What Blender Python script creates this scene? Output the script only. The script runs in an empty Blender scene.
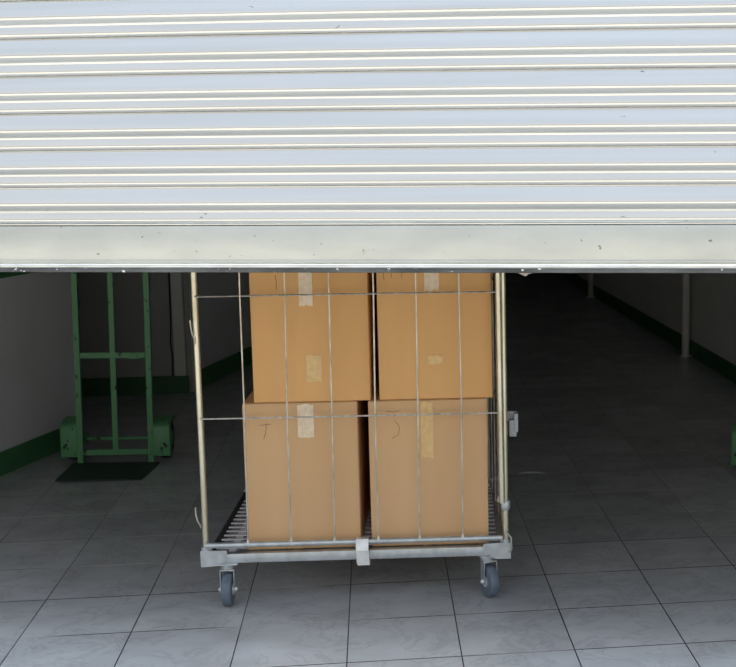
import bpy, bmesh, math, random
from mathutils import Vector, Matrix
random.seed(4)
SC = bpy.context.scene
COL = SC.collection
rad = math.radians

# ------------------------------------------------------------------ helpers
def obj(name, bm, m, parent=None, smooth=False):
    me = bpy.data.meshes.new(name)
    bmesh.ops.recalc_face_normals(bm, faces=bm.faces[:])
    bm.to_mesh(me); bm.free()
    if smooth:
        for p in me.polygons: p.use_smooth = True
        me.set_sharp_from_angle(angle=rad(38))
    me.materials.append(m)
    o = bpy.data.objects.new(name, me); COL.objects.link(o)
    if parent: o.parent = parent
    return o
def tag(o, label, cat, group=None):
    o['label'] = label; o['category'] = cat
    if group: o['group'] = group
    return o
def thing(name, label, cat, loc=(0, 0, 0), rz=0, group=None):
    o = bpy.data.objects.new(name, None); COL.objects.link(o)
    o.location = loc; o.rotation_euler = (0, 0, rz); o.empty_display_size = .1
    return tag(o, label, cat, group)
def struct(name, bm, m, smooth=False):
    o = obj(name, bm, m, smooth=smooth); o['kind'] = 'structure'; return o
def box(bm, x0, x1, y0, y1, z0, z1, bev=0, seg=2, mtx=None):
    r = bmesh.ops.create_cube(bm, size=1)
    vs = r['verts']
    for v in vs:
        v.co = Vector((x0+(v.co.x+.5)*(x1-x0), y0+(v.co.y+.5)*(y1-y0), z0+(v.co.z+.5)*(z1-z0)))
    if bev:
        es = {e for v in vs for e in v.link_edges}
        r2 = bmesh.ops.bevel(bm, geom=list(es), offset=bev, segments=seg, profile=.5, affect='EDGES')
        vs = list({v for f in r2['faces'] for v in f.verts} | {v for v in vs if v.is_valid})
    if mtx: bmesh.ops.transform(bm, matrix=mtx, verts=vs)
    return vs
def prism(bm, pts, z0, z1):
    a = [bm.verts.new((x, y, z0)) for x, y in pts]; b = [bm.verts.new((x, y, z1)) for x, y in pts]
    n = len(pts)
    bm.faces.new(a[::-1]); bm.faces.new(b)
    for i in range(n): bm.faces.new((a[i], a[(i+1) % n], b[(i+1) % n], b[i]))
def prism_xz(bm, pts, y0, y1):
    a = [bm.verts.new((x, y0, z)) for x, z in pts]; b = [bm.verts.new((x, y1, z)) for x, z in pts]
    n = len(pts)
    bm.faces.new(a[::-1]); bm.faces.new(b)
    for i in range(n): bm.faces.new((a[i], a[(i+1) % n], b[(i+1) % n], b[i]))
def tube(bm, pts, r, n=10, cap=True):
    pts = [Vector(p) for p in pts]
    rings = []; up = None
    for i, p in enumerate(pts):
        d = ((pts[min(i+1, len(pts)-1)]-p).normalized() + (p-pts[max(i-1, 0)]).normalized()).normalized()
        if up is None:
            up = Vector((0, 0, 1)) if abs(d.z) < .9 else Vector((1, 0, 0))
        u = d.cross(up).normalized(); w = u.cross(d).normalized(); up = w
        rr = r[i] if isinstance(r, (list, tuple)) else r
        rings.append([bm.verts.new(p+rr*(math.cos(2*math.pi*k/n)*u+math.sin(2*math.pi*k/n)*w)) for k in range(n)])
    for a, b in zip(rings, rings[1:]):
        for k in range(n): bm.faces.new((a[k], a[(k+1) % n], b[(k+1) % n], b[k]))
    if cap: bm.faces.new(rings[0]); bm.faces.new(rings[-1])
def lathe_x(bm, prof, c, n=32):      # profile (x, radius) turned about the x axis through c
    rings = []
    for x, r in prof:
        rings.append([bm.verts.new((c[0]+x, c[1]+r*math.cos(2*math.pi*k/n), c[2]+r*math.sin(2*math.pi*k/n))) for k in range(n)])
    for a, b in zip(rings, rings[1:]):
        for k in range(n): bm.faces.new((a[k], a[(k+1) % n], b[(k+1) % n], b[k]))
    bm.faces.new(rings[0]); bm.faces.new(rings[-1])
def rot(bm, m): bmesh.ops.transform(bm, matrix=m, verts=bm.verts[:])
NB = bmesh.new

def mat(name, col, rough=.5, metal=0, col2=None, scale=8, stretch=(1, 1, 1), amt=.5, bump=0, bscale=None, rvar=0, spec=.5, lo=.35, hi=.7, detail=6, speck=None):
    m = bpy.data.materials.new(name); m.use_nodes = True
    nt = m.node_tree; N = nt.nodes; L = nt.links; b = N['Principled BSDF']
    b.inputs['Base Color'].default_value = (*col, 1); b.inputs['Roughness'].default_value = rough
    b.inputs['Metallic'].default_value = metal; b.inputs['Specular IOR Level'].default_value = spec
    tc = N.new('ShaderNodeTexCoord'); mp = N.new('ShaderNodeMapping'); mp.inputs['Scale'].default_value = stretch
    L.new(tc.outputs['Object'], mp.inputs[0])
    nz = N.new('ShaderNodeTexNoise'); nz.inputs['Scale'].default_value = scale; nz.inputs['Detail'].default_value = detail
    L.new(mp.outputs[0], nz.inputs['Vector'])
    if col2:
        rp = N.new('ShaderNodeMapRange'); rp.inputs[1].default_value = lo; rp.inputs[2].default_value = hi
        rp.inputs[4].default_value = amt*2
        L.new(nz.outputs['Fac'], rp.inputs[0])
        mx = N.new('ShaderNodeMix'); mx.data_type = 'RGBA'; mx.clamp_factor = True
        mx.inputs[6].default_value = (*col, 1); mx.inputs[7].default_value = (*col2, 1)
        L.new(rp.outputs[0], mx.inputs[0]); L.new(mx.outputs[2], b.inputs['Base Color'])
        m['mix'] = mx.name
    if speck:                                   # (scale, threshold, colour, stretch): small worn spots
        m2 = N.new('ShaderNodeMapping'); m2.inputs['Scale'].default_value = speck[3]; L.new(tc.outputs['Object'], m2.inputs[0])
        n3 = N.new('ShaderNodeTexNoise'); n3.inputs['Scale'].default_value = speck[0]; n3.inputs['Detail'].default_value = 3; L.new(m2.outputs[0], n3.inputs['Vector'])
        r3 = N.new('ShaderNodeMapRange'); r3.inputs[1].default_value = speck[1]; r3.inputs[2].default_value = speck[1]+.03; L.new(n3.outputs['Fac'], r3.inputs[0])
        x3 = N.new('ShaderNodeMix'); x3.data_type = 'RGBA'; x3.inputs[7].default_value = (*speck[2], 1); L.new(r3.outputs[0], x3.inputs[0])
        src = b.inputs['Base Color'].links[0].from_socket if b.inputs['Base Color'].is_linked else None
        if src: L.new(src, x3.inputs[6])
        else: x3.inputs[6].default_value = (*col, 1)
        L.new(x3.outputs[2], b.inputs['Base Color'])
    if rvar:
        rr = N.new('ShaderNodeMapRange'); rr.inputs[3].default_value = rough-rvar; rr.inputs[4].default_value = rough+rvar
        L.new(nz.outputs['Fac'], rr.inputs[0]); L.new(rr.outputs[0], b.inputs['Roughness'])
    if bump:
        n2 = N.new('ShaderNodeTexNoise'); n2.inputs['Scale'].default_value = bscale or scale*4; n2.inputs['Detail'].default_value = 4
        L.new(mp.outputs[0], n2.inputs['Vector'])
        bp = N.new('ShaderNodeBump'); bp.inputs['Strength'].default_value = bump; bp.inputs['Distance'].default_value = .002
        L.new(n2.outputs['Fac'], bp.inputs['Height']); L.new(bp.outputs[0], b.inputs['Normal'])
    return m

M = {}
M['slat'] = mat('galvanised_slat', (.80, .80, .785), .18, 1, (.70, .70, .68), 3, (.35, 1, 14), .35, .06, 4, .05, speck=(34, .74, (.25, .26, .24), (.6, 1, 1.6)))
M['rail'] = mat('galvanised_bottom_rail', (.62, .64, .615), .42, .7, (.49, .51, .49), 7, (.6, 1, 2.0), .35, .12, 20, .08, speck=(60, .71, (.22, .22, .2), (.8, 1, 1)))
M['bead'] = mat('bright_bead', (.85, .86, .86), .22, 1, (.5, .5, .5), 20, (.5, 1, 2), .3)
M['seal'] = mat('dark_worn_seal', (.05, .055, .06), .35, 0, (.16, .17, .18), 12, (.5, 1, 1), .5, .5, 120, speck=(95, .67, (.9, .92, .92), (.6, 1, 1)))
M['zinc'] = mat('zinc_plated_steel', (.62, .66, .68), .36, .65, (.42, .45, .46), 30, (1, 1, 1), .4, .15, 80, .08)
M['zinc_bright'] = mat('bright_zinc_plate', (.86, .87, .86), .3, .5, (.7, .7, .68), 40)
M['tube'] = mat('yellowed_zinc_tube', (.72, .69, .56), .27, .75, (.50, .45, .31), 30, (1, 1, .3), .4, .05, 90)
M['wire'] = mat('zinc_wire', (.66, .64, .58), .35, .7, (.40, .37, .30), 60, (1, 1, .3), .5)
M['darksteel'] = mat('dark_steel', (.06, .06, .06), .55, .3, (.03, .03, .03), 30)
M['deck'] = mat('deck_slats', (.9, .9, .94), .3, .3, (.75, .75, .78), 30)
M['rubber'] = mat('grey_rubber_tyre', (.15, .19, .25), .5, 0, (.11, .14, .18), 40, bump=.1)
M['black_rubber'] = mat('black_rubber', (.015, .015, .015), .6)
M['card'] = mat('cardboard', (.73, .465, .25), .72, 0, (.66, .41, .21), 5, (1, 1, .25), .5, .12, 60, spec=.25)
M['card2'] = mat('cardboard_upper', (.81, .46, .19), .7, 0, (.73, .405, .16), 5, (1, 1, .25), .5, .12, 60, spec=.25)
M['tape'] = mat('crinkled_tape', (.90, .74, .55), .45, 0, (.76, .58, .38), 60, (1, 1, 1), .4, .12, 70)
M['tape_y'] = mat('yellowed_tape', (.84, .56, .24), .45, 0, (.72, .47, .22), 60, (1, 1, 1), .4, .12, 70)
M['pen'] = mat('pen_ink', (.34, .20, .11), .7)
M['green'] = mat('chipped_green_paint', (.10, .31, .13), .45, 0, (.012, .03, .015), 40, (1, 1, .6), .5, .2, 50, lo=.62, hi=.67)
M['greenplate'] = mat('worn_dark_green_plate', (.02, .05, .035), .5, .2, (.035, .05, .045), 18)
M['greendark'] = mat('green_paint_dark', (.026, .12, .042), .5, 0, (.02, .09, .035), 6)  # darker copy of the wall trim green, for back and right skirtings
M['greenbright'] = mat('green_paint_light', (.055, .21, .08), .5, 0, (.04, .16, .06), 6)  # lighter copy of the same green, for left and side walls
M['wall'] = mat('off_white_wall_paint', (.72, .72, .75), .6, 0, (.66, .66, .69), 3, amt=.4, bump=.1, bscale=30)
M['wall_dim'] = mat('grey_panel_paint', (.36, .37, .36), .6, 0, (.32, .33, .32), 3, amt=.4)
M['wall_grey'] = mat('light_grey_wall_paint', (.66, .66, .62), .6, 0, (.60, .60, .57), 3, amt=.4)
M['ceil'] = mat('ceiling_paint', (.42, .42, .42), .8)
M['pole'] = mat('pole_paint', (.78, .74, .69), .4, 0, (.68, .65, .61), 8)
M['render_wall'] = mat('facade_render', (.6, .57, .5), .8, 0, (.5, .48, .42), 4, bump=.2)
M['pave'] = mat('pale_concrete', (.50, .47, .41), .85, 0, (.42, .395, .35), 2, bump=.2)
M['plastic'] = mat('grey_plastic', (.36, .38, .42), .45)
M['paper'] = mat('torn_paper', (.62, .58, .50), .8, 0, (.5, .46, .4), 60)
M['streak'] = mat('pale_streak', (.85, .87, .88), .25)
M['cable'] = mat('black_cable', (.012, .012, .012), .5)

# floor: 0.33 m tiles, joints and marbling in the material
def tile_mat():
    m = mat('grey_marbled_tile', (.555, .57, .58), .22, 0, (.41, .415, .42), 5, (1, 1.6, 1), .5, 0, spec=.55, detail=8, lo=.22, hi=.78)
    nt = m.node_tree; N = nt.nodes; L = nt.links; b = N['Principled BSDF']; mx = N[m['mix']]
    tc = N.new('ShaderNodeTexCoord'); sp = N.new('ShaderNodeSeparateXYZ'); L.new(tc.outputs['Object'], sp.inputs[0])
    def mth(op, a, bb=None):
        n = N.new('ShaderNodeMath'); n.operation = op
        for i, v in enumerate((a, bb)):
            if v is None: continue
            if isinstance(v, (int, float)): n.inputs[i].default_value = v
            else: L.new(v, n.inputs[i])
        return n.outputs[0]
    def dist(s, off):    # metres to the nearest joint
        t = mth('FRACT', mth('ADD', mth('DIVIDE', mth('SUBTRACT', s, off), .33), 50.5))
        return mth('MULTIPLY', mth('ABSOLUTE', mth('SUBTRACT', t, .5)), .33)
    dx = dist(sp.outputs[0], -1.1031); dy = dist(sp.outputs[1], 3.8899)
    jx = mth('LESS_THAN', dx, .0019); jy = mth('LESS_THAN', dy, .0028)
    # per tile tone
    cx = mth('FLOOR', mth('DIVIDE', mth('SUBTRACT', sp.outputs[0], -1.1031), .33))
    cy = mth('FLOOR', mth('DIVIDE', mth('SUBTRACT', sp.outputs[1], 3.8899), .33))
    cb = N.new('ShaderNodeCombineXYZ'); L.new(cx, cb.inputs[0]); L.new(cy, cb.inputs[1])
    wn = N.new('ShaderNodeTexWhiteNoise'); L.new(cb.outputs[0], wn.inputs['Vector'])
    hs = N.new('ShaderNodeHueSaturation'); L.new(mx.outputs[2], hs.inputs['Color'])
    L.new(mth('ADD', mth('MULTIPLY', wn.outputs['Value'], .16), .92), hs.inputs['Value'])
    # soft darker marbling, shifted from tile to tile
    vn = N.new('ShaderNodeTexNoise'); vn.inputs['Scale'].default_value = 7; vn.inputs['Detail'].default_value = 9; vn.inputs['Roughness'].default_value = .65; vn.inputs['Distortion'].default_value = .8
    sc_ = N.new('ShaderNodeVectorMath'); sc_.operation = 'SCALE'; sc_.inputs[3].default_value = 5; L.new(wn.outputs['Color'], sc_.inputs[0])
    ad = N.new('ShaderNodeVectorMath'); ad.operation = 'ADD'; L.new(tc.outputs['Object'], ad.inputs[0]); L.new(sc_.outputs[0], ad.inputs[1])
    L.new(ad.outputs[0], vn.inputs['Vector'])
    vr = N.new('ShaderNodeMapRange'); vr.inputs[1].default_value = .0; vr.inputs[2].default_value = .035; vr.inputs[3].default_value = .22; vr.inputs[4].default_value = 0
    L.new(mth('ABSOLUTE', mth('SUBTRACT', vn.outputs['Fac'], .47)), vr.inputs[0])
    spk = N.new('ShaderNodeTexNoise'); spk.inputs['Scale'].default_value = 45; L.new(tc.outputs['Object'], spk.inputs['Vector'])
    sr = N.new('ShaderNodeMapRange'); sr.inputs[1].default_value = .76; sr.inputs[2].default_value = .79; L.new(spk.outputs['Fac'], sr.inputs[0])
    m1 = N.new('ShaderNodeMix'); m1.data_type = 'RGBA'; m1.clamp_factor = True; m1.inputs[7].default_value = (.16, .16, .15, 1)
    L.new(mth('MAXIMUM', vr.outputs[0], mth('MULTIPLY', sr.outputs[0], .8)), m1.inputs[0]); L.new(hs.outputs[0], m1.inputs[6])
    # cross joints: patches of pale dust on dark grout, all paler toward the back
    jn = N.new('ShaderNodeTexNoise'); jn.inputs['Scale'].default_value = 1.7; L.new(tc.outputs['Object'], jn.inputs['Vector'])
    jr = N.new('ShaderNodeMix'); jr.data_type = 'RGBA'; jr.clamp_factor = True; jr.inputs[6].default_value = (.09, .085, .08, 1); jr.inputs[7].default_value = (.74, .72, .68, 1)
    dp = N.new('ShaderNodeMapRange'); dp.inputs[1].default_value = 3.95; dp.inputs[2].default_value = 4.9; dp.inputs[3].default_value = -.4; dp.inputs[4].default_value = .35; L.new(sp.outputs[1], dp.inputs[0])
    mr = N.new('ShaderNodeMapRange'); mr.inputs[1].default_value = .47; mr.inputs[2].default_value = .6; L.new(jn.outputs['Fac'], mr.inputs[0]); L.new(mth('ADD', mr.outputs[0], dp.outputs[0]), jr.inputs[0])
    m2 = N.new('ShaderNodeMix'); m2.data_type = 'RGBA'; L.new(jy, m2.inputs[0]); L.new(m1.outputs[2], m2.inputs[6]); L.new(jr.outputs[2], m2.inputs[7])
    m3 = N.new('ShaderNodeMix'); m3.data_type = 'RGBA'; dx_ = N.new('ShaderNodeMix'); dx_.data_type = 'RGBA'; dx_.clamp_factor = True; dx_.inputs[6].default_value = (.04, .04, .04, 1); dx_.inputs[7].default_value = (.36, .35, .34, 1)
    dq = N.new('ShaderNodeMapRange'); dq.inputs[1].default_value = 4.0; dq.inputs[2].default_value = 5.4; L.new(mth('ADD', sp.outputs[1], mth('MULTIPLY', mr.outputs[0], .5)), dq.inputs[0]); L.new(dq.outputs[0], dx_.inputs[0]); L.new(dx_.outputs[2], m3.inputs[7]); L.new(jx, m3.inputs[0]); L.new(m2.outputs[2], m3.inputs[6])  # long joints also blend from dark to paler with depth
    L.new(m3.outputs[2], b.inputs['Base Color'])
    bp = N.new('ShaderNodeBump'); bp.inputs['Strength'].default_value = .5; bp.inputs['Distance'].default_value = .002
    L.new(mth('SUBTRACT', 1, mth('MAXIMUM', jx, jy)), bp.inputs['Height']); L.new(bp.outputs[0], b.inputs['Normal'])
    return m
M['tile'] = tile_mat()

# ------------------------------------------------------------------ setting
T = math.tan(rad(-12.2))
def fy(x, off=0): return 3.45 + T*x + off      # line of the shutter on the floor
H = 2.9
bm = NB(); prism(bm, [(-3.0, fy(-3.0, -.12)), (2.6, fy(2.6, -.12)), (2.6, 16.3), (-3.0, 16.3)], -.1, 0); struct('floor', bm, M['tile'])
bm = NB(); prism(bm, [(-30, -40), (30, -40), (30, 9.9+T*30-6.4), (2.6, fy(2.6, -.12)), (-3.0, fy(-3.0, -.12)), (-30, 9.9-T*20)], -.1, 0)
struct('pavement', bm, M['pave'])
bm = NB(); prism(bm, [(-3.0, fy(-3.0)), (2.6, fy(2.6)), (2.6, 16.3), (-3.0, 16.3)], H, H+.2); struct('ceiling', bm, M['ceil'])
# left wall: angled stretch beside the opening, its rear end, the recessed wall, then the long wall
wl = [(-2.34, 4.0), (-1.500, 6.56)]
bm = NB(); prism(bm, [wl[0], wl[1], (-1.60, 6.60), (-2.95, 6.60), (-2.95, 4.0)], 0, H); struct('wall_left', bm, M['wall'])
def along(p, q, off, z0, z1, m, name):
    p = Vector(p); q = Vector(q); d = (q-p).normalized(); n = Vector((d.y, -d.x))*off
    bm = NB(); prism(bm, [tuple(p), tuple(q), tuple(q+n), tuple(p+n)], z0, z1); return struct(name, bm, m)
along(wl[0], wl[1], .012, 0, .105, M['greenbright'], 'baseboard_left')
along(wl[0], wl[1], .008, .885, 1.0, M['greenbright'], 'trim_1')
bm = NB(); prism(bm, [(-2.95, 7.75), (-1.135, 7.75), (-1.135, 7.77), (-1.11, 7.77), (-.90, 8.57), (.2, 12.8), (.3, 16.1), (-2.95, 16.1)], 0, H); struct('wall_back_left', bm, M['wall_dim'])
along((-1.108, 7.78), (-.90, 8.57), .004, 0, H, M['wall'], 'wall_side')
along((-.90, 8.57), (.2, 12.8), .004, 0, H, M['wall'], 'wall_side_far')
along((-2.9, 7.75), (-1.125, 7.75), .015, 0, .105, M['greendark'], 'baseboard_back')
along((-1.102, 7.80), (-.90, 8.57), .014, 0, .115, M['greenbright'], 'baseboard_side')
along((-.90, 8.57), (.2, 12.8), .014, 0, .115, M['greenbright'], 'baseboard_side_far')
bm = NB(); box(bm, -1.205, -1.140, 7.735, 7.75, .105, H, .003); struct('trim_2', bm, M['wall_grey'])
WR = [(2.20, fy(2.20)), (2.165, 6.9), (2.03, 12.3), (1.99, 16.1)]
bm = NB(); prism(bm, WR+[(2.6, 16.1), (2.6, fy(2.6))], 0, H); struct('wall_right', bm, M['wall_grey'])
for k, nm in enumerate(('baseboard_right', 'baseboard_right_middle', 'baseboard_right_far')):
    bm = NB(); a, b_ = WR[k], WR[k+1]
    prism(bm, [(a[0], a[1]+.02), b_, (b_[0]-.012, b_[1]), (a[0]-.012, a[1]+.02)], 0, .105); struct(nm, bm, M['greendark'])
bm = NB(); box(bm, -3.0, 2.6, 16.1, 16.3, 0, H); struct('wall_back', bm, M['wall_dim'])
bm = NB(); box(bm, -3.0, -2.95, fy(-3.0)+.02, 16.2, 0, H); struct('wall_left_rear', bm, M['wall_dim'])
# facade around the opening
S0, S1 = -2.45, 2.10
def fpt(x, o): return (x - o*math.sin(rad(12.2)), fy(x) - o*math.cos(rad(12.2)))
def facade(name, xa, xb, z0, z1):
    bm = NB(); prism(bm, [fpt(xa, -.02), fpt(xb, -.02), fpt(xb, .2), fpt(xa, .2)], z0, z1); return struct(name, bm, M['render_wall'])
facade('wall_front_left', -6, S0, 0, 3.4); facade('wall_front_right', S1, 6, 0, 3.4); facade('wall_front_top', S0, S1, 2.55, 3.4)
bm = NB(); prism(bm, [(-2.95, 3.9+.21), (-2.34, 4.0), (-2.36, 3.99), fpt(S0, -.03), fpt(-3.0, -.03)], 0, H); bm.free()
bm = NB(); prism(bm, [fpt(-3.0, -.03), fpt(S0+.02, -.03), (-2.34, 4.0), (-2.95, 4.0+.2)], 0, H); struct('wall_front_return', bm, M['wall'])

# ------------------------------------------------------------------ roller shutter
sh = thing('roller_shutter', 'silver corrugated steel roller shutter half rolled down over the doorway', 'roller shutter', (0, 3.45, 0), rad(-12.2))
W0, W1 = -2.46, 2.10
prof = []      # one slat: (fraction of pitch from its top, outward depth)
P = .0995
def slat_profile():
    # tilt of the sheet (degrees, + faces the sky) against the fraction of the pitch
    keys = [(0, 12), (.03, 16), (.20, 17), (.33, 14), (.385, 4), (.43, -14), (.47, -31), (.57, -38), (.605, -24), (.62, 4), (.635, -45), (.65, 14), (.80, 8), (.84, 0), (.865, -18), (.92, -36), (.955, -55)]
    pts = [(0, 0.)]; d = 0; n_ = 64; t0 = 0
    for i in range(1, n_+1):
        t = .955*i/n_; tm = (t+t0)/2
        for (a, va), (b, vb) in zip(keys, keys[1:]):
            if a <= tm <= b: tilt = va+(vb-va)*(tm-a)/(b-a); break
        d += (t-t0)*P*math.tan(rad(tilt)); pts.append((t, d)); t0 = t
    e_ = pts[-1][1]
    pts = [(t, q-e_*t/.955) for t, q in pts]
    return pts + [(.958, -.010), (.994, -.010)]
bm = NB()
ztop = 2.56; zb = 1.2585
n = int((ztop-zb)/P)
NX = 90
rows = []
for k in range(n, -1, -1):
    for fz, d in slat_profile():
        rows.append((zb+(k+1)*P-fz*P, d, k))
random.seed(9)
jit = [(random.uniform(-.0006, .0006), random.uniform(0, 6.28), random.uniform(.0003, .0009)) for _ in range(n+1)]
grid = []
for z, d, k in rows:
    row = []
    for i in range(NX+1):
        x = W0+(W1-W0)*i/NX
        dd = .0016*math.sin(x*2.1+k*.3) + jit[k][2]*math.sin(x*5+jit[k][1])
        sag = .0025*(min(abs((x+.05)/1.0), 1)**2) * min(1, (z-1.258)/.3) * -1
        row.append(bm.verts.new((x, -d+dd, z - .003*x + sag)))
    grid.append(row)
for a, b in zip(grid, grid[1:]):
    for i in range(NX): bm.faces.new((a[i], a[i+1], b[i+1], b[i]))
cur = obj('curtain', bm, M['slat'], sh, smooth=True)
cur.data.set_sharp_from_angle(angle=rad(60))
tl = Matrix.Rotation(rad(.17), 4, 'Y')
bm = NB()
box(bm, W0, W1, -.012, .012, 1.152, 1.2575, .0025, 2)
box(bm, W0, W1, -.016, .010, 1.1600, 1.1660, .002, 2)
rot(bm, tl); obj('bottom_rail', bm, M['rail'], sh, True)
bm = NB(); tube(bm, [(W0, -.010, 1.150), (W1, -.010, 1.150)], .0072, 14); rot(bm, tl); obj('rounded_bead', bm, M['bead'], sh, True)
bm = NB(); box(bm, W0, W1, -.014, .012, 1.132, 1.1455, .003, 2); rot(bm, tl); obj('bottom_seal', bm, M['seal'], sh, True)
for x in (W0+.0, W1-.0):
    bm = NB(); s = 1 if x < 0 else -1
    box(bm, x-s*.005, x+s*.06, -.035, -.020, 0, 2.55); box(bm, x-s*.005, x+s*.06, .016, .020, 0, 2.55); box(bm, x-s*.012, x-s*.003, -.035, .02, 0, 2.55)
    g = obj('guide_channel', bm, M['zinc'], sh)
bm = NB(); tube(bm, [(W0, .03, 2.66), (W1, .03, 2.66)], .10, 24); obj('roller_drum', bm, M['slat'], sh, True)
# torn paper under the rail
bm = NB()
vs = [(-.055, 0, .012), (-.02, -.004, 0), (.0, -.006, -.010), (.012, -.004, -.014), (.022, -.002, -.006), (.034, 0, -.004), (.04, 0, .008), (.0, .004, .014)]
f = bm.faces.new([bm.verts.new(v) for v in vs]); r = bmesh.ops.extrude_face_region(bm, geom=[f])
bmesh.ops.translate(bm, vec=(0, .0012, 0), verts=[v for v in r['geom'] if isinstance(v, bmesh.types.BMVert)])
o = obj('paper_scrap', bm, M['paper']); o.scale = (.8, .8, .8); o.location = (.385, fy(.385)+.012, 1.131); o.rotation_euler = (0, 0, rad(-12))
tag(o, 'small torn pale paper scrap hanging under the bottom rail of the shutter', 'paper scrap')

# ------------------------------------------------------------------ roll cage trolley
CY = math.atan2(4.017-4.078, .407+.579)
cart = thing('roll_cage_trolley', 'zinc-plated wire roll cage trolley on castors carrying four cardboard boxes', 'trolley', (-.579, 4.078, 0), CY)
D = .80; Wd = .988
def rail_tilt(a): return 0
bm = NB()
box(bm, .01, Wd-.01, 0, .028, .143, .173, .0012)
box(bm, .01, Wd-.01, D-.03, D, .143, .173, .003)
box(bm, Wd-.038, Wd-.01, .02, D-.02, .143, .172, .003)
obj('base_frame', bm, M['zinc'], cart, True)
bm = NB(); box(bm, .014, .034, .03, D-.03, .143, .170, .002); s = obj('side_rail', bm, M['darksteel'], cart, True); s['label'] = 'dark side rail'  # left rail drawn dark, unlike the zinc base frame
for sx in (0, 1):
    for b0 in (0, 1):
        if b0 and not sx: continue
        bm = NB()
        pts = [(0, .133), (.050, .136), (.062, .142), (.070, .150), (.078, .158), (.074, .168), (.082, .176), (.080, .186), (0, .187)]
        if sx: pts = [(0, .133), (.045, .133), (.062, .139), (.070, .148), (.086, .152), (.083, .165), (.088, .172), (.086, .184), (.04, .186), (0, .186)]
        X = (lambda p: (Wd-p[0], p[1])) if sx else (lambda p: p)
        y0 = -.0045 if b0 == 0 else D+.0005
        prism_xz(bm, [X(p) for p in pts], y0, y0+.004)
        xs = (-.003, .001) if sx == 0 else (Wd-.001, Wd+.003)
        box(bm, xs[0], xs[1], (-.0045 if b0 == 0 else D-.06), (.06 if b0 == 0 else D+.0045), .133, .186, .001)
        c = (.013 if sx == 0 else Wd-.013); yy = .012 if b0 == 0 else D-.012
        if b0 == 0 or sx: tube(bm, [(c, yy, .176), (c, yy, .197)], .0155, 14)
        if b0 == 0: tube(bm, [(c, yy, .188), (c+(.018 if sx == 0 else -.018), yy, .190)], .009, 10)
        for q in ((.010, .142), (.012, .176)):
            xx = q[0] if sx == 0 else Wd-q[0]
            if b0 == 0: tube(bm, [(xx, -.0045, q[1]), (xx, -.0075, q[1])], .0028, 8)
        obj('corner_bracket', bm, M['zinc'], cart, True)
bm = NB()
k = 0
y = .066
while y < D-.05:
    box(bm, .036, Wd-.04, y-.0065, y+.0065, .1695, .1745, .0015, 1); y += .046
for x in (.09, .30, .51, .72, .90): box(bm, x-.012, x+.012, .03, D-.03, .155, .169)
obj('deck', bm, M['deck'], cart)
# corner posts
for (x, yy, h, nm) in ((.0135, .010, 1.62, 0), (Wd-.012, .014, 1.62, 1), (Wd-.052, D-.02, 1.62, 2)):
    bm = NB(); tube(bm, [(x, yy, .190), (x, yy, h)], .0098, 16)
    p = obj('post', bm, M['tube'], cart, True)
bm = NB(); tube(bm, [(.0135, .010, 1.612), (Wd-.012, .014, 1.612)], .0112, 14); tube(bm, [(Wd-.012, .014, 1.612), (Wd-.052, D-.02, 1.612)], .0112, 14)
obj('top_rail', bm, M['tube'], cart, True)
bm = NB(); tube(bm, [(Wd-.012, .014, .292), (Wd-.012, .014, .300), (Wd-.012, .014, .318), (Wd-.012, .014, .324)], [.013, .016, .0165, .0125], 16)
tube(bm, [(Wd-.012, .014, .324), (Wd-.036, .004, .330)], .010, 10)
obj('collar', bm, M['darksteel' if 0 else 'zinc'], cart, True)
# front gate
bm = NB(); tube(bm, [(.016, -.004, .204), (Wd-.024, -.004, .204)], .0092, 14)
obj('bottom_tube', bm, M['zinc'], cart, True)
bm = NB(); tube(bm, [(Wd-.0235, -.006, .32), (Wd-.0245, -.008, .5), (Wd-.029, -.008, 1.57)], .0088, 12); obj('gate_upright', bm, M['tube'], cart, True)
for i, (xb, xt) in enumerate(((.150, .158), (.287, .294), (.426, .433), (.565, .569), (.698, .704), (.836, .840))):
    bm = NB(); w = random.uniform(-.002, .002)
    x2 = xb+(xt-xb)*(1.57-.21)/(1.07-.21)
    tube(bm, [(xb, -.006, .212), (xb+.3*(x2-xb)+w, -.008, .6), (xb+.6*(x2-xb)-w, -.007, 1.0), (x2, -.006, 1.57)], .0027, 8)
    tube(bm, [(xb, -.006, .209), (xb, -.006, .222)], [.0075, .0035], 8)
    obj('vertical_rod', bm, M['wire'], cart, True)
for z in (.6165, 1.0055, 1.395):
    bm = NB(); tube(bm, [(.016, -.003, z), (.5, -.0125, z+.001), (Wd-.024, -.005, z-.001)], .0029, 8); obj('horizontal_rod', bm, M['wire'], cart, True)
# side mesh panel on the right
def sp(b, z): t = (b-.014)/(D-.034); return (Wd-.014-.036*t, b, z)
for b in (.14, .28, .42, .56, .70):
    bm = NB(); tube(bm, [sp(b, .20), sp(b, 1.58)], .003, 6); obj('side_rod', bm, M['wire'], cart, True)
for z in (.205, .6, 1.0, 1.4):
    bm = NB(); tube(bm, [sp(.014, z), sp(D-.02, z)], .0035, 6); obj('side_crossbar', bm, M['wire'], cart, True)
# latch clip over bottom tube and rail
bm = NB()
mb = Matrix.Translation((0, -.0135, .214)) @ Matrix.Rotation(rad(-24), 4, 'X')
box(bm, .493, .534, -.0015, .0015, -.038, .001, .001, 1, mb)
box(bm, .493, .534, -.0155, .008, .2135, .2160, .001)
box(bm, .495, .536, -.0315, -.0285, .139, .179, .001)
box(bm, .497, .538, -.0315, .012, .136, .139, .001)
tube(bm, [(.498, -.031, .1365), (.537, -.031, .1365)], .0035, 8)
c = obj('latch_clip', bm, M['zinc_bright'], cart); c['label'] = 'bright sheet metal latch clip'
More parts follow.
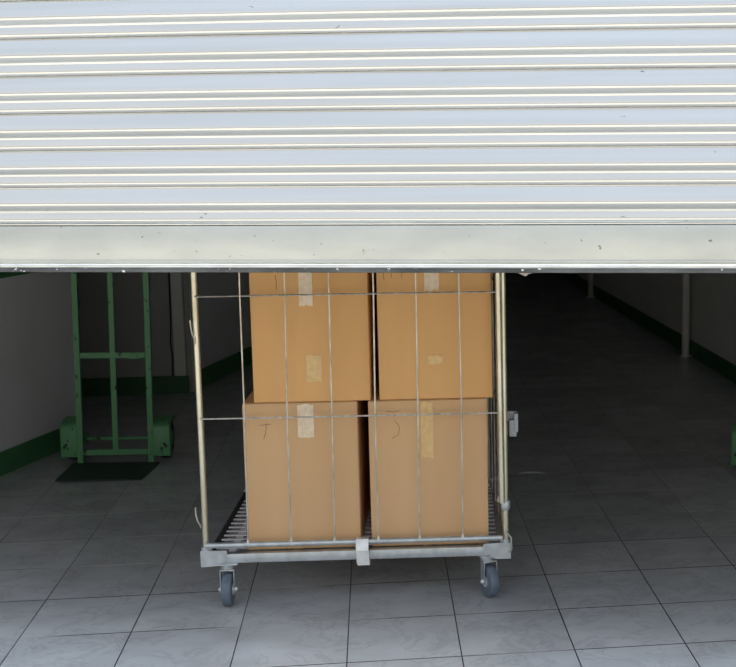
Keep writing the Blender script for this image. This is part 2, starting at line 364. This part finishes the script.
# little bent wire hooks
for pts in ([(-.002, 0, .932), (0, 0, .905), (.005, -.006, .885), (.010, -.004, .873), (.009, 0, .856)],
            [(-.012, 0, .330), (-.012, 0, .305), (-.006, -.006, .285), (.002, -.004, .270), (.001, 0, .262)],
            [(Wd-.012, -.012, .225), (Wd+.004, -.012, .205), (Wd+.005, -.012, .165), (Wd-.004, -.006, .155)]):
    bm = NB(); tube(bm, pts, .0024, 8); obj('hook', bm, M['wire'], cart, True)
# grey plastic clip behind the right post
bm = NB()
box(bm, Wd-.006, Wd+.030, .050, .056, .578, .608, .002)
box(bm, Wd+.004, Wd+.028, .030, .056, .528, .583, .003)
box(bm, Wd+.020, Wd+.033, .026, .060, .543, .605, .002)
box(bm, Wd-.030, Wd+.002, .026, .060, .581, .601, .002)
obj('plastic_clip', bm, M['plastic'], cart)
# castors
def castor(x, y, ang):
    mt = Matrix.Translation((x, y, 0)) @ Matrix.Rotation(ang, 4, 'Z')
    R_ = .0535; yo = -.012
    bm = NB()
    box(bm, -.036, .036, -.036, .036, .1385, .1435, .002)
    tube(bm, [(0, 0, .138), (0, 0, .122)], .023, 16)
    for s in (-1, 1):
        prism_xz(bm, [(s*.0205, .045), (s*.0230, .045), (s*.0230, .118), (s*.0205, .120)], yo-.014, yo+.016)
    box(bm, -.0232, .0232, yo-.012, yo+.026, .1165, .1215, .002)
    rot(bm, mt); fk = obj('castor_fork', bm, M['zinc'], cart, True)
    bm = NB()
    prof = [(-.016, .012), (-.016, .044), (-.0145, .050), (-.009, R_-.0006), (0, R_), (.009, R_-.0006), (.0145, .050), (.016, .044), (.016, .012)]
    lathe_x(bm, prof, (0, yo, R_), 40); rot(bm, mt); obj('wheel', bm, M['rubber'], fk, True)
    bm = NB(); lathe_x(bm, [(-.0175, .006), (-.0175, .020), (.0175, .020), (.0175, .006)], (0, yo, R_), 20)
    lathe_x(bm, [(-.030, .003), (-.030, .0055), (-.023, .0085), (.023, .0085), (.030, .0055), (.030, .003)], (0, yo, R_), 14)
    rot(bm, mt); obj('axle', bm, M['zinc_bright'], fk, True)
castor(.078, .022, 0); castor(.915, .030, rad(22)); castor(.075, D-.07, rad(-35)); castor(.91, D-.07, rad(60))

# ------------------------------------------------------------------ boxes
def carton(a0, a1, b0, b1, z0, z1, m, label, tilt=0, lean=0, bulge=.003):
    cx, cy = (a0+a1)/2, (b0+b1)/2
    p = cart.matrix_basis if 0 else Matrix.Translation((-.579, 4.078, 0)) @ Matrix.Rotation(CY, 4, 'Z')
    w = p @ Vector((cx, cy, z0))
    t = thing('cardboard_box', label, 'box', w, CY+tilt, 'cardboard boxes in the trolley')
    hw, hd, h = (a1-a0)/2, (b1-b0)/2, z1-z0
    bm = NB()
    N_ = 12
    # gently bulging carton
    bmesh.ops.create_cube(bm, size=1)
    bmesh.ops.subdivide_edges(bm, edges=bm.edges[:], cuts=N_, use_grid_fill=True)
    for v in bm.verts:
        x, y_, z = v.co.x*2, v.co.y*2, v.co.z+.5
        q = (1-x*x)*(1-(2*z-1)**2); qx = (1-y_*y_)*(1-(2*z-1)**2)
        X = x*hw + (bulge*math.copysign(qx, x) if abs(x) > .99 else 0)
        Y = y_*hd + (bulge*math.copysign(q, y_) if abs(y_) > .99 else 0)
        v.co = Vector((X - lean*(z*h), Y, z*h))
    es = [e for e in bm.edges if len(e.link_faces) == 2 and e.calc_face_angle(0) > 1]
    bmesh.ops.bevel(bm, geom=es, offset=.004, segments=2, profile=.5, affect='EDGES')
    obj('carton_body', bm, m, t, True)
    # closing flaps on the lid with their gap
    for s in (-1, 1):
        bm = NB(); box(bm, *( (-hw+.004, hw-.004) ), *((.001, hd-.006) if s > 0 else (-hd+.006, -.001)), h-.001, h+.001)
        for v in bm.verts: v.co.x -= lean*h
        obj('top_flap', bm, m, t)
    return t, cx, hw, hd, h, bulge
def tape(box_, a0, a1, z0, z1, m=None, rough=.0012, wrap=False):
    t, cx, hw, hd, h, bg = box_
    zb_ = t.location.z
    bm = NB(); nx, nz = 6, max(3, int((z1-z0)/.012)); g = []
    for j in range(nz+1):
        row = []
        for i in range(nx+1):
            x = (a0+(a1-a0)*i/nx)-cx; z = z0+(z1-z0)*j/nz-zb_
            X = x/hw; Z = z/h*2-1; yb = -hd - bg*max(0, (1-X*X)*(1-Z*Z)) - .0012 - random.random()*rough
            if j in (0, nz): z += random.uniform(-.003, .003)
            row.append(bm.verts.new((x, yb, z)))
        g.append(row)
    for A, B in zip(g, g[1:]):
        for i in range(nx): bm.faces.new((A[i], A[i+1], B[i+1], B[i]))
    return obj('tape', bm, m or M['tape'], t, False)
def ink(box_, strokes):
    t, cx, hw, hd, h, bg = box_
    for s in strokes:
        bm = NB(); pts = []
        for a, z in s:
            x = a-cx; zz = z-t.location.z; X = x/hw; Z = zz/h*2-1
            pts.append((x, -hd-bg*max(0, (1-X*X)*(1-Z*Z))-.0006, zz))
        tube(bm, pts, .0009, 5)
        obj('pen_mark', bm, M['pen'], t)
ZL = .175
BL = carton(.142, .506, .030, .53, ZL, .655, M['card'], 'lower left cardboard box in the trolley with a pen mark near its top')
BR = carton(.541, .921, .030, .53, ZL, .655, M['card'], 'lower right cardboard box in the trolley with a long yellowish tape strip')
TL = carton(.180, .550, .032, .53, .6575, 1.115, M['card2'], 'upper left cardboard box in the trolley with a square yellow tape patch')
TR = carton(.578, .941, .034, .53, .6575, 1.115, M['card2'], 'upper right cardboard box in the trolley with a torn slanted bit of tape')
tape(TL, .334, .377, .968, 1.112); tape(TL, .350, .398, .724, .809, M['tape_y'])
tape(BL, .316, .368, .543, .650)
tape(TR, .729, .775, 1.009, 1.112); tape(BR, .707, .748, .467, .650, M['tape_y'], .002)
tape(TR, .735, .782, .772, .800, M['tape_y'], .003)
ink(BL, [[(.195, .585), (.232, .588)], [(.218, .592), (.214, .560), (.207, .540)]])
ink(TL, [[(.262, 1.065), (.265, 1.04), (.264, 1.02)]])
ink(TR, [[(.60, 1.07), (.602, 1.045)], [(.625, 1.07), (.626, 1.05)], [(.66, 1.07), (.658, 1.05)]])
ink(BR, [[(.60, .622), (.62, .618), (.64, .622)], [(.625, .590), (.640, .570), (.636, .545), (.615, .532)]])

# ------------------------------------------------------------------ green sack trucks
def sack_truck(label, loc, rz):
    t = thing('sack_truck', label, 'hand truck', loc, rz, 'green sack trucks'); t.rotation_euler[1] = rad(1.15)
    hw = .160
    for s in (-1, 1):
        bm = NB()
        x = s*hw
        # channel section rail: web facing front with two returns
        box(bm, x-.013, x+.013, -.003, .001, .006, 1.22, .001); box(bm, x-.013, x-.009, 0, .022, .006, 1.22); box(bm, x+.009, x+.013, 0, .022, .006, 1.22)
        obj('rail', bm, M['green'], t)
        bm = NB(); tube(bm, [(x, .01, 1.20), (x, .03, 1.27), (x*.98, .09, 1.315), (x*.98, .17, 1.33)], .012, 10)
        hd_ = obj('handle', bm, M['green'], t, True)
        bm = NB(); tube(bm, [(x*.98, .10, 1.317), (x*.98, .18, 1.331)], .017, 12); obj('grip', bm, M['black_rubber'], hd_, True)
        # wheel behind the fender
        bm = NB(); lathe_x(bm, [(-.026, .03), (-.026, .08), (-.018, .094), (0, .097), (.018, .094), (.026, .08), (.026, .03)], (s*(hw+.052), .100, .098), 30)
        wh = obj('wheel', bm, M['black_rubber'], t, True)
        bm = NB(); lathe_x(bm, [(-.029, .01), (-.029, .038), (.029, .038), (.029, .01)], (s*(hw+.052), .100, .098), 18); obj('hub', bm, M['green'], wh, True)
        # fender: rounded plate wrapping front and top of the wheel
        bm = NB(); pts = []
        for (yy, zz) in ((.0, .034), (-.002, .06), (-.003, .17), (.003, .182), (.016, .190), (.05, .199), (.115, .204)): pts.append((yy, zz))
        inner = s*(hw+.014); outer = s*(hw+.090)
        th = .004; va = []
        for (yy, zz) in pts:
            va.append([bm.verts.new((inner, yy, zz)), bm.verts.new((outer-s*.012, yy, zz)), bm.verts.new((outer-s*.003, yy+.003, zz-.001)), bm.verts.new((outer, yy+.012, zz-.004)), bm.verts.new((outer, yy+.03, zz-.012))])
        for A, B in zip(va, va[1:]):
            for i in range(4): bm.faces.new((A[i], A[i+1], B[i+1], B[i]))
        bmesh.ops.recalc_face_normals(bm, faces=bm.faces[:])
        bmesh.ops.solidify(bm, geom=bm.faces[:], thickness=.003)
        fd = obj('fender', bm, M['green'], t, True)
        bm = NB(); tube(bm, [(s*(hw+.070), -.010, .082), (s*(hw+.070), .002, .082)], .007, 8); tube(bm, [(s*(hw+.064), -.006, .090), (s*(hw+.062), .0, .094)], .006, 8); obj('bolt', bm, M['darksteel'], fd, True)
    bm = NB(); box(bm, -.013, .013, -.001, .010, .050, 1.18, .002); obj('centre_bar', bm, M['green'], t)
    for z in (.512, .98): 
        bm = NB(); box(bm, -.146, .146, -.002, .012, z-.015, z+.013, .002)
        if z < .6: box(bm, .075, .115, -.004, .0, z-.019, z+.006, .002)
        obj('crossbar', bm, M['green'], t)
    bm = NB(); box(bm, -.146, .146, -.002, .012, .042, .068, .002); obj('crossbar', bm, M['green'], t)
    bm = NB(); tube(bm, [(-.24, .100, .098), (.24, .100, .098)], .008, 12)
    for s in (-1, 1): prism_xz(bm, [(s*.150, .08), (s*.156, .08), (s*.156, .13), (s*.150, .13)], .003, .13)
    obj('axle', bm, M['green'], t, True)
    bm = NB(); prism(bm, [(-.198, -.305), (.172, -.312), (.176, -.295), (.200, -.01), (.19, .004), (-.185, .004), (-.195, -.01)], .001, .006)
    obj('toe_plate', bm, M['greenplate'], t)
    return t
sack_truck('green sack truck with three bars and a dark toe plate beside the left wall', (-1.226, 6.035, .003), rad(-1))
sack_truck('green sack truck at the right edge of the photo showing only its fender', (1.766, 5.325, .003), rad(-20))

# ------------------------------------------------------------------ poles, cable, pale strip on floor
def pole(x, y, label):
    t = thing('pole', label, 'pole', (x, y, 0), 0, 'poles along the right wall')
    bm = NB(); tube(bm, [(0, 0, .004), (0, 0, H)], .0265, 20); obj('shaft', bm, M['pole'], t, True)
    bm = NB(); tube(bm, [(0, 0, 0), (0, 0, .006)], .042, 20); obj('base_flange', bm, M['pole'], t, True)
pole(2.078, 8.47, 'pale round pole against the right wall, nearer of the two')
pole(1.995, 11.84, 'pale round pole against the right wall, farther of the two')
bm = NB(); tube(bm, [(-1.213, 7.742, 1.9), (-1.212, 7.742, .80), (-1.215, 7.742, .42), (-1.222, 7.742, .30), (-1.214, 7.742, .22), (-1.218, 7.742, .108)], .0042, 8)
tag(obj('cable', bm, M['cable'], None, True), 'thin black cable running down the recessed wall behind the left sack truck', 'cable')
bm = NB()  # thin, slightly arched pale strip for the streak on the floor
g = []
for i in range(9):
    t = i/8; x = -.062+.124*t; y_ = .010*math.sin(t*3); w = .010*math.sin(math.pi*(.1+.8*t))
    g.append([bm.verts.new((x, y_-w, .0012)), bm.verts.new((x, y_, .006*math.sin(math.pi*t)+.002)), bm.verts.new((x, y_+w, .0012))])
for A, B in zip(g, g[1:]):
    for i in range(2): bm.faces.new((A[i], A[i+1], B[i+1], B[i]))
bmesh.ops.solidify(bm, geom=bm.faces[:], thickness=.0006)
o = obj('floor_strip', bm, M['streak'], None, True); o.location = (.665, 5.56, 0); o.rotation_euler = (0, 0, rad(-8))
tag(o, 'thin pale strip on the dark floor right of the trolley', 'plastic strip')

# ------------------------------------------------------------------ light
w = bpy.data.worlds.new('sky'); SC.world = w; w.use_nodes = True
N = w.node_tree.nodes; L = w.node_tree.links; bg = N['Background']
tc = N.new('ShaderNodeTexCoord'); spx = N.new('ShaderNodeSeparateXYZ'); L.new(tc.outputs['Generated'], spx.inputs[0])
cr = N.new('ShaderNodeValToRGB'); L.new(spx.outputs[2], cr.inputs[0])
e = cr.color_ramp.elements; e[0].position = 0; e[0].color = (.50, .49, .45, 1); e[1].position = 1; e[1].color = (5.6, 6.4, 7.5, 1)
for p, c in ((.10, (.70, .69, .65)), (.30, (.88, .90, .92)), (.62, (.76, .85, .98)), (.80, (.84, .95, 1.12))):
    q = e.new(p); q.color = (*c, 1)
L.new(cr.outputs[0], bg.inputs[0]); bg.inputs[1].default_value = 1.0
sd = bpy.data.lights.new('sun', 'SUN'); sd.energy = 6.0; sd.angle = rad(.6); sd.color = (1, .88, .68)
so = bpy.data.objects.new('sun', sd); COL.objects.link(so)
so.rotation_euler = Vector((-.2, -.52, -1.0)).to_track_quat('-Z', 'Y').to_euler()

# ------------------------------------------------------------------ camera
cam = bpy.data.cameras.new('camera'); co = bpy.data.objects.new('camera', cam); COL.objects.link(co); SC.camera = co
pitch, roll, yaw = .1333, -.0116, .1151
fwd = Vector((math.sin(yaw)*math.cos(pitch), math.cos(yaw)*math.cos(pitch), -math.sin(pitch)))
right = Vector((math.cos(yaw), -math.sin(yaw), 0)); up = right.cross(fwd)
r2 = math.cos(roll)*right+math.sin(roll)*up; u2 = -math.sin(roll)*right+math.cos(roll)*up
co.matrix_world = Matrix(((r2.x, u2.x, -fwd.x, 0), (r2.y, u2.y, -fwd.y, 0), (r2.z, u2.z, -fwd.z, 1.4821), (0, 0, 0, 1)))
cam.sensor_fit = 'HORIZONTAL'; cam.sensor_width = 36; cam.lens = 36*1288.31/736
cam.shift_x = (368-524.785)/736; cam.shift_y = (311.194-333.5)/736
cam.clip_start = .05; cam.clip_end = 200
vs_ = SC.view_settings; vs_.view_transform = 'Standard'; vs_.look = 'None'; vs_.gamma = 1; vs_.use_curve_mapping = False; vs_.exposure = 0
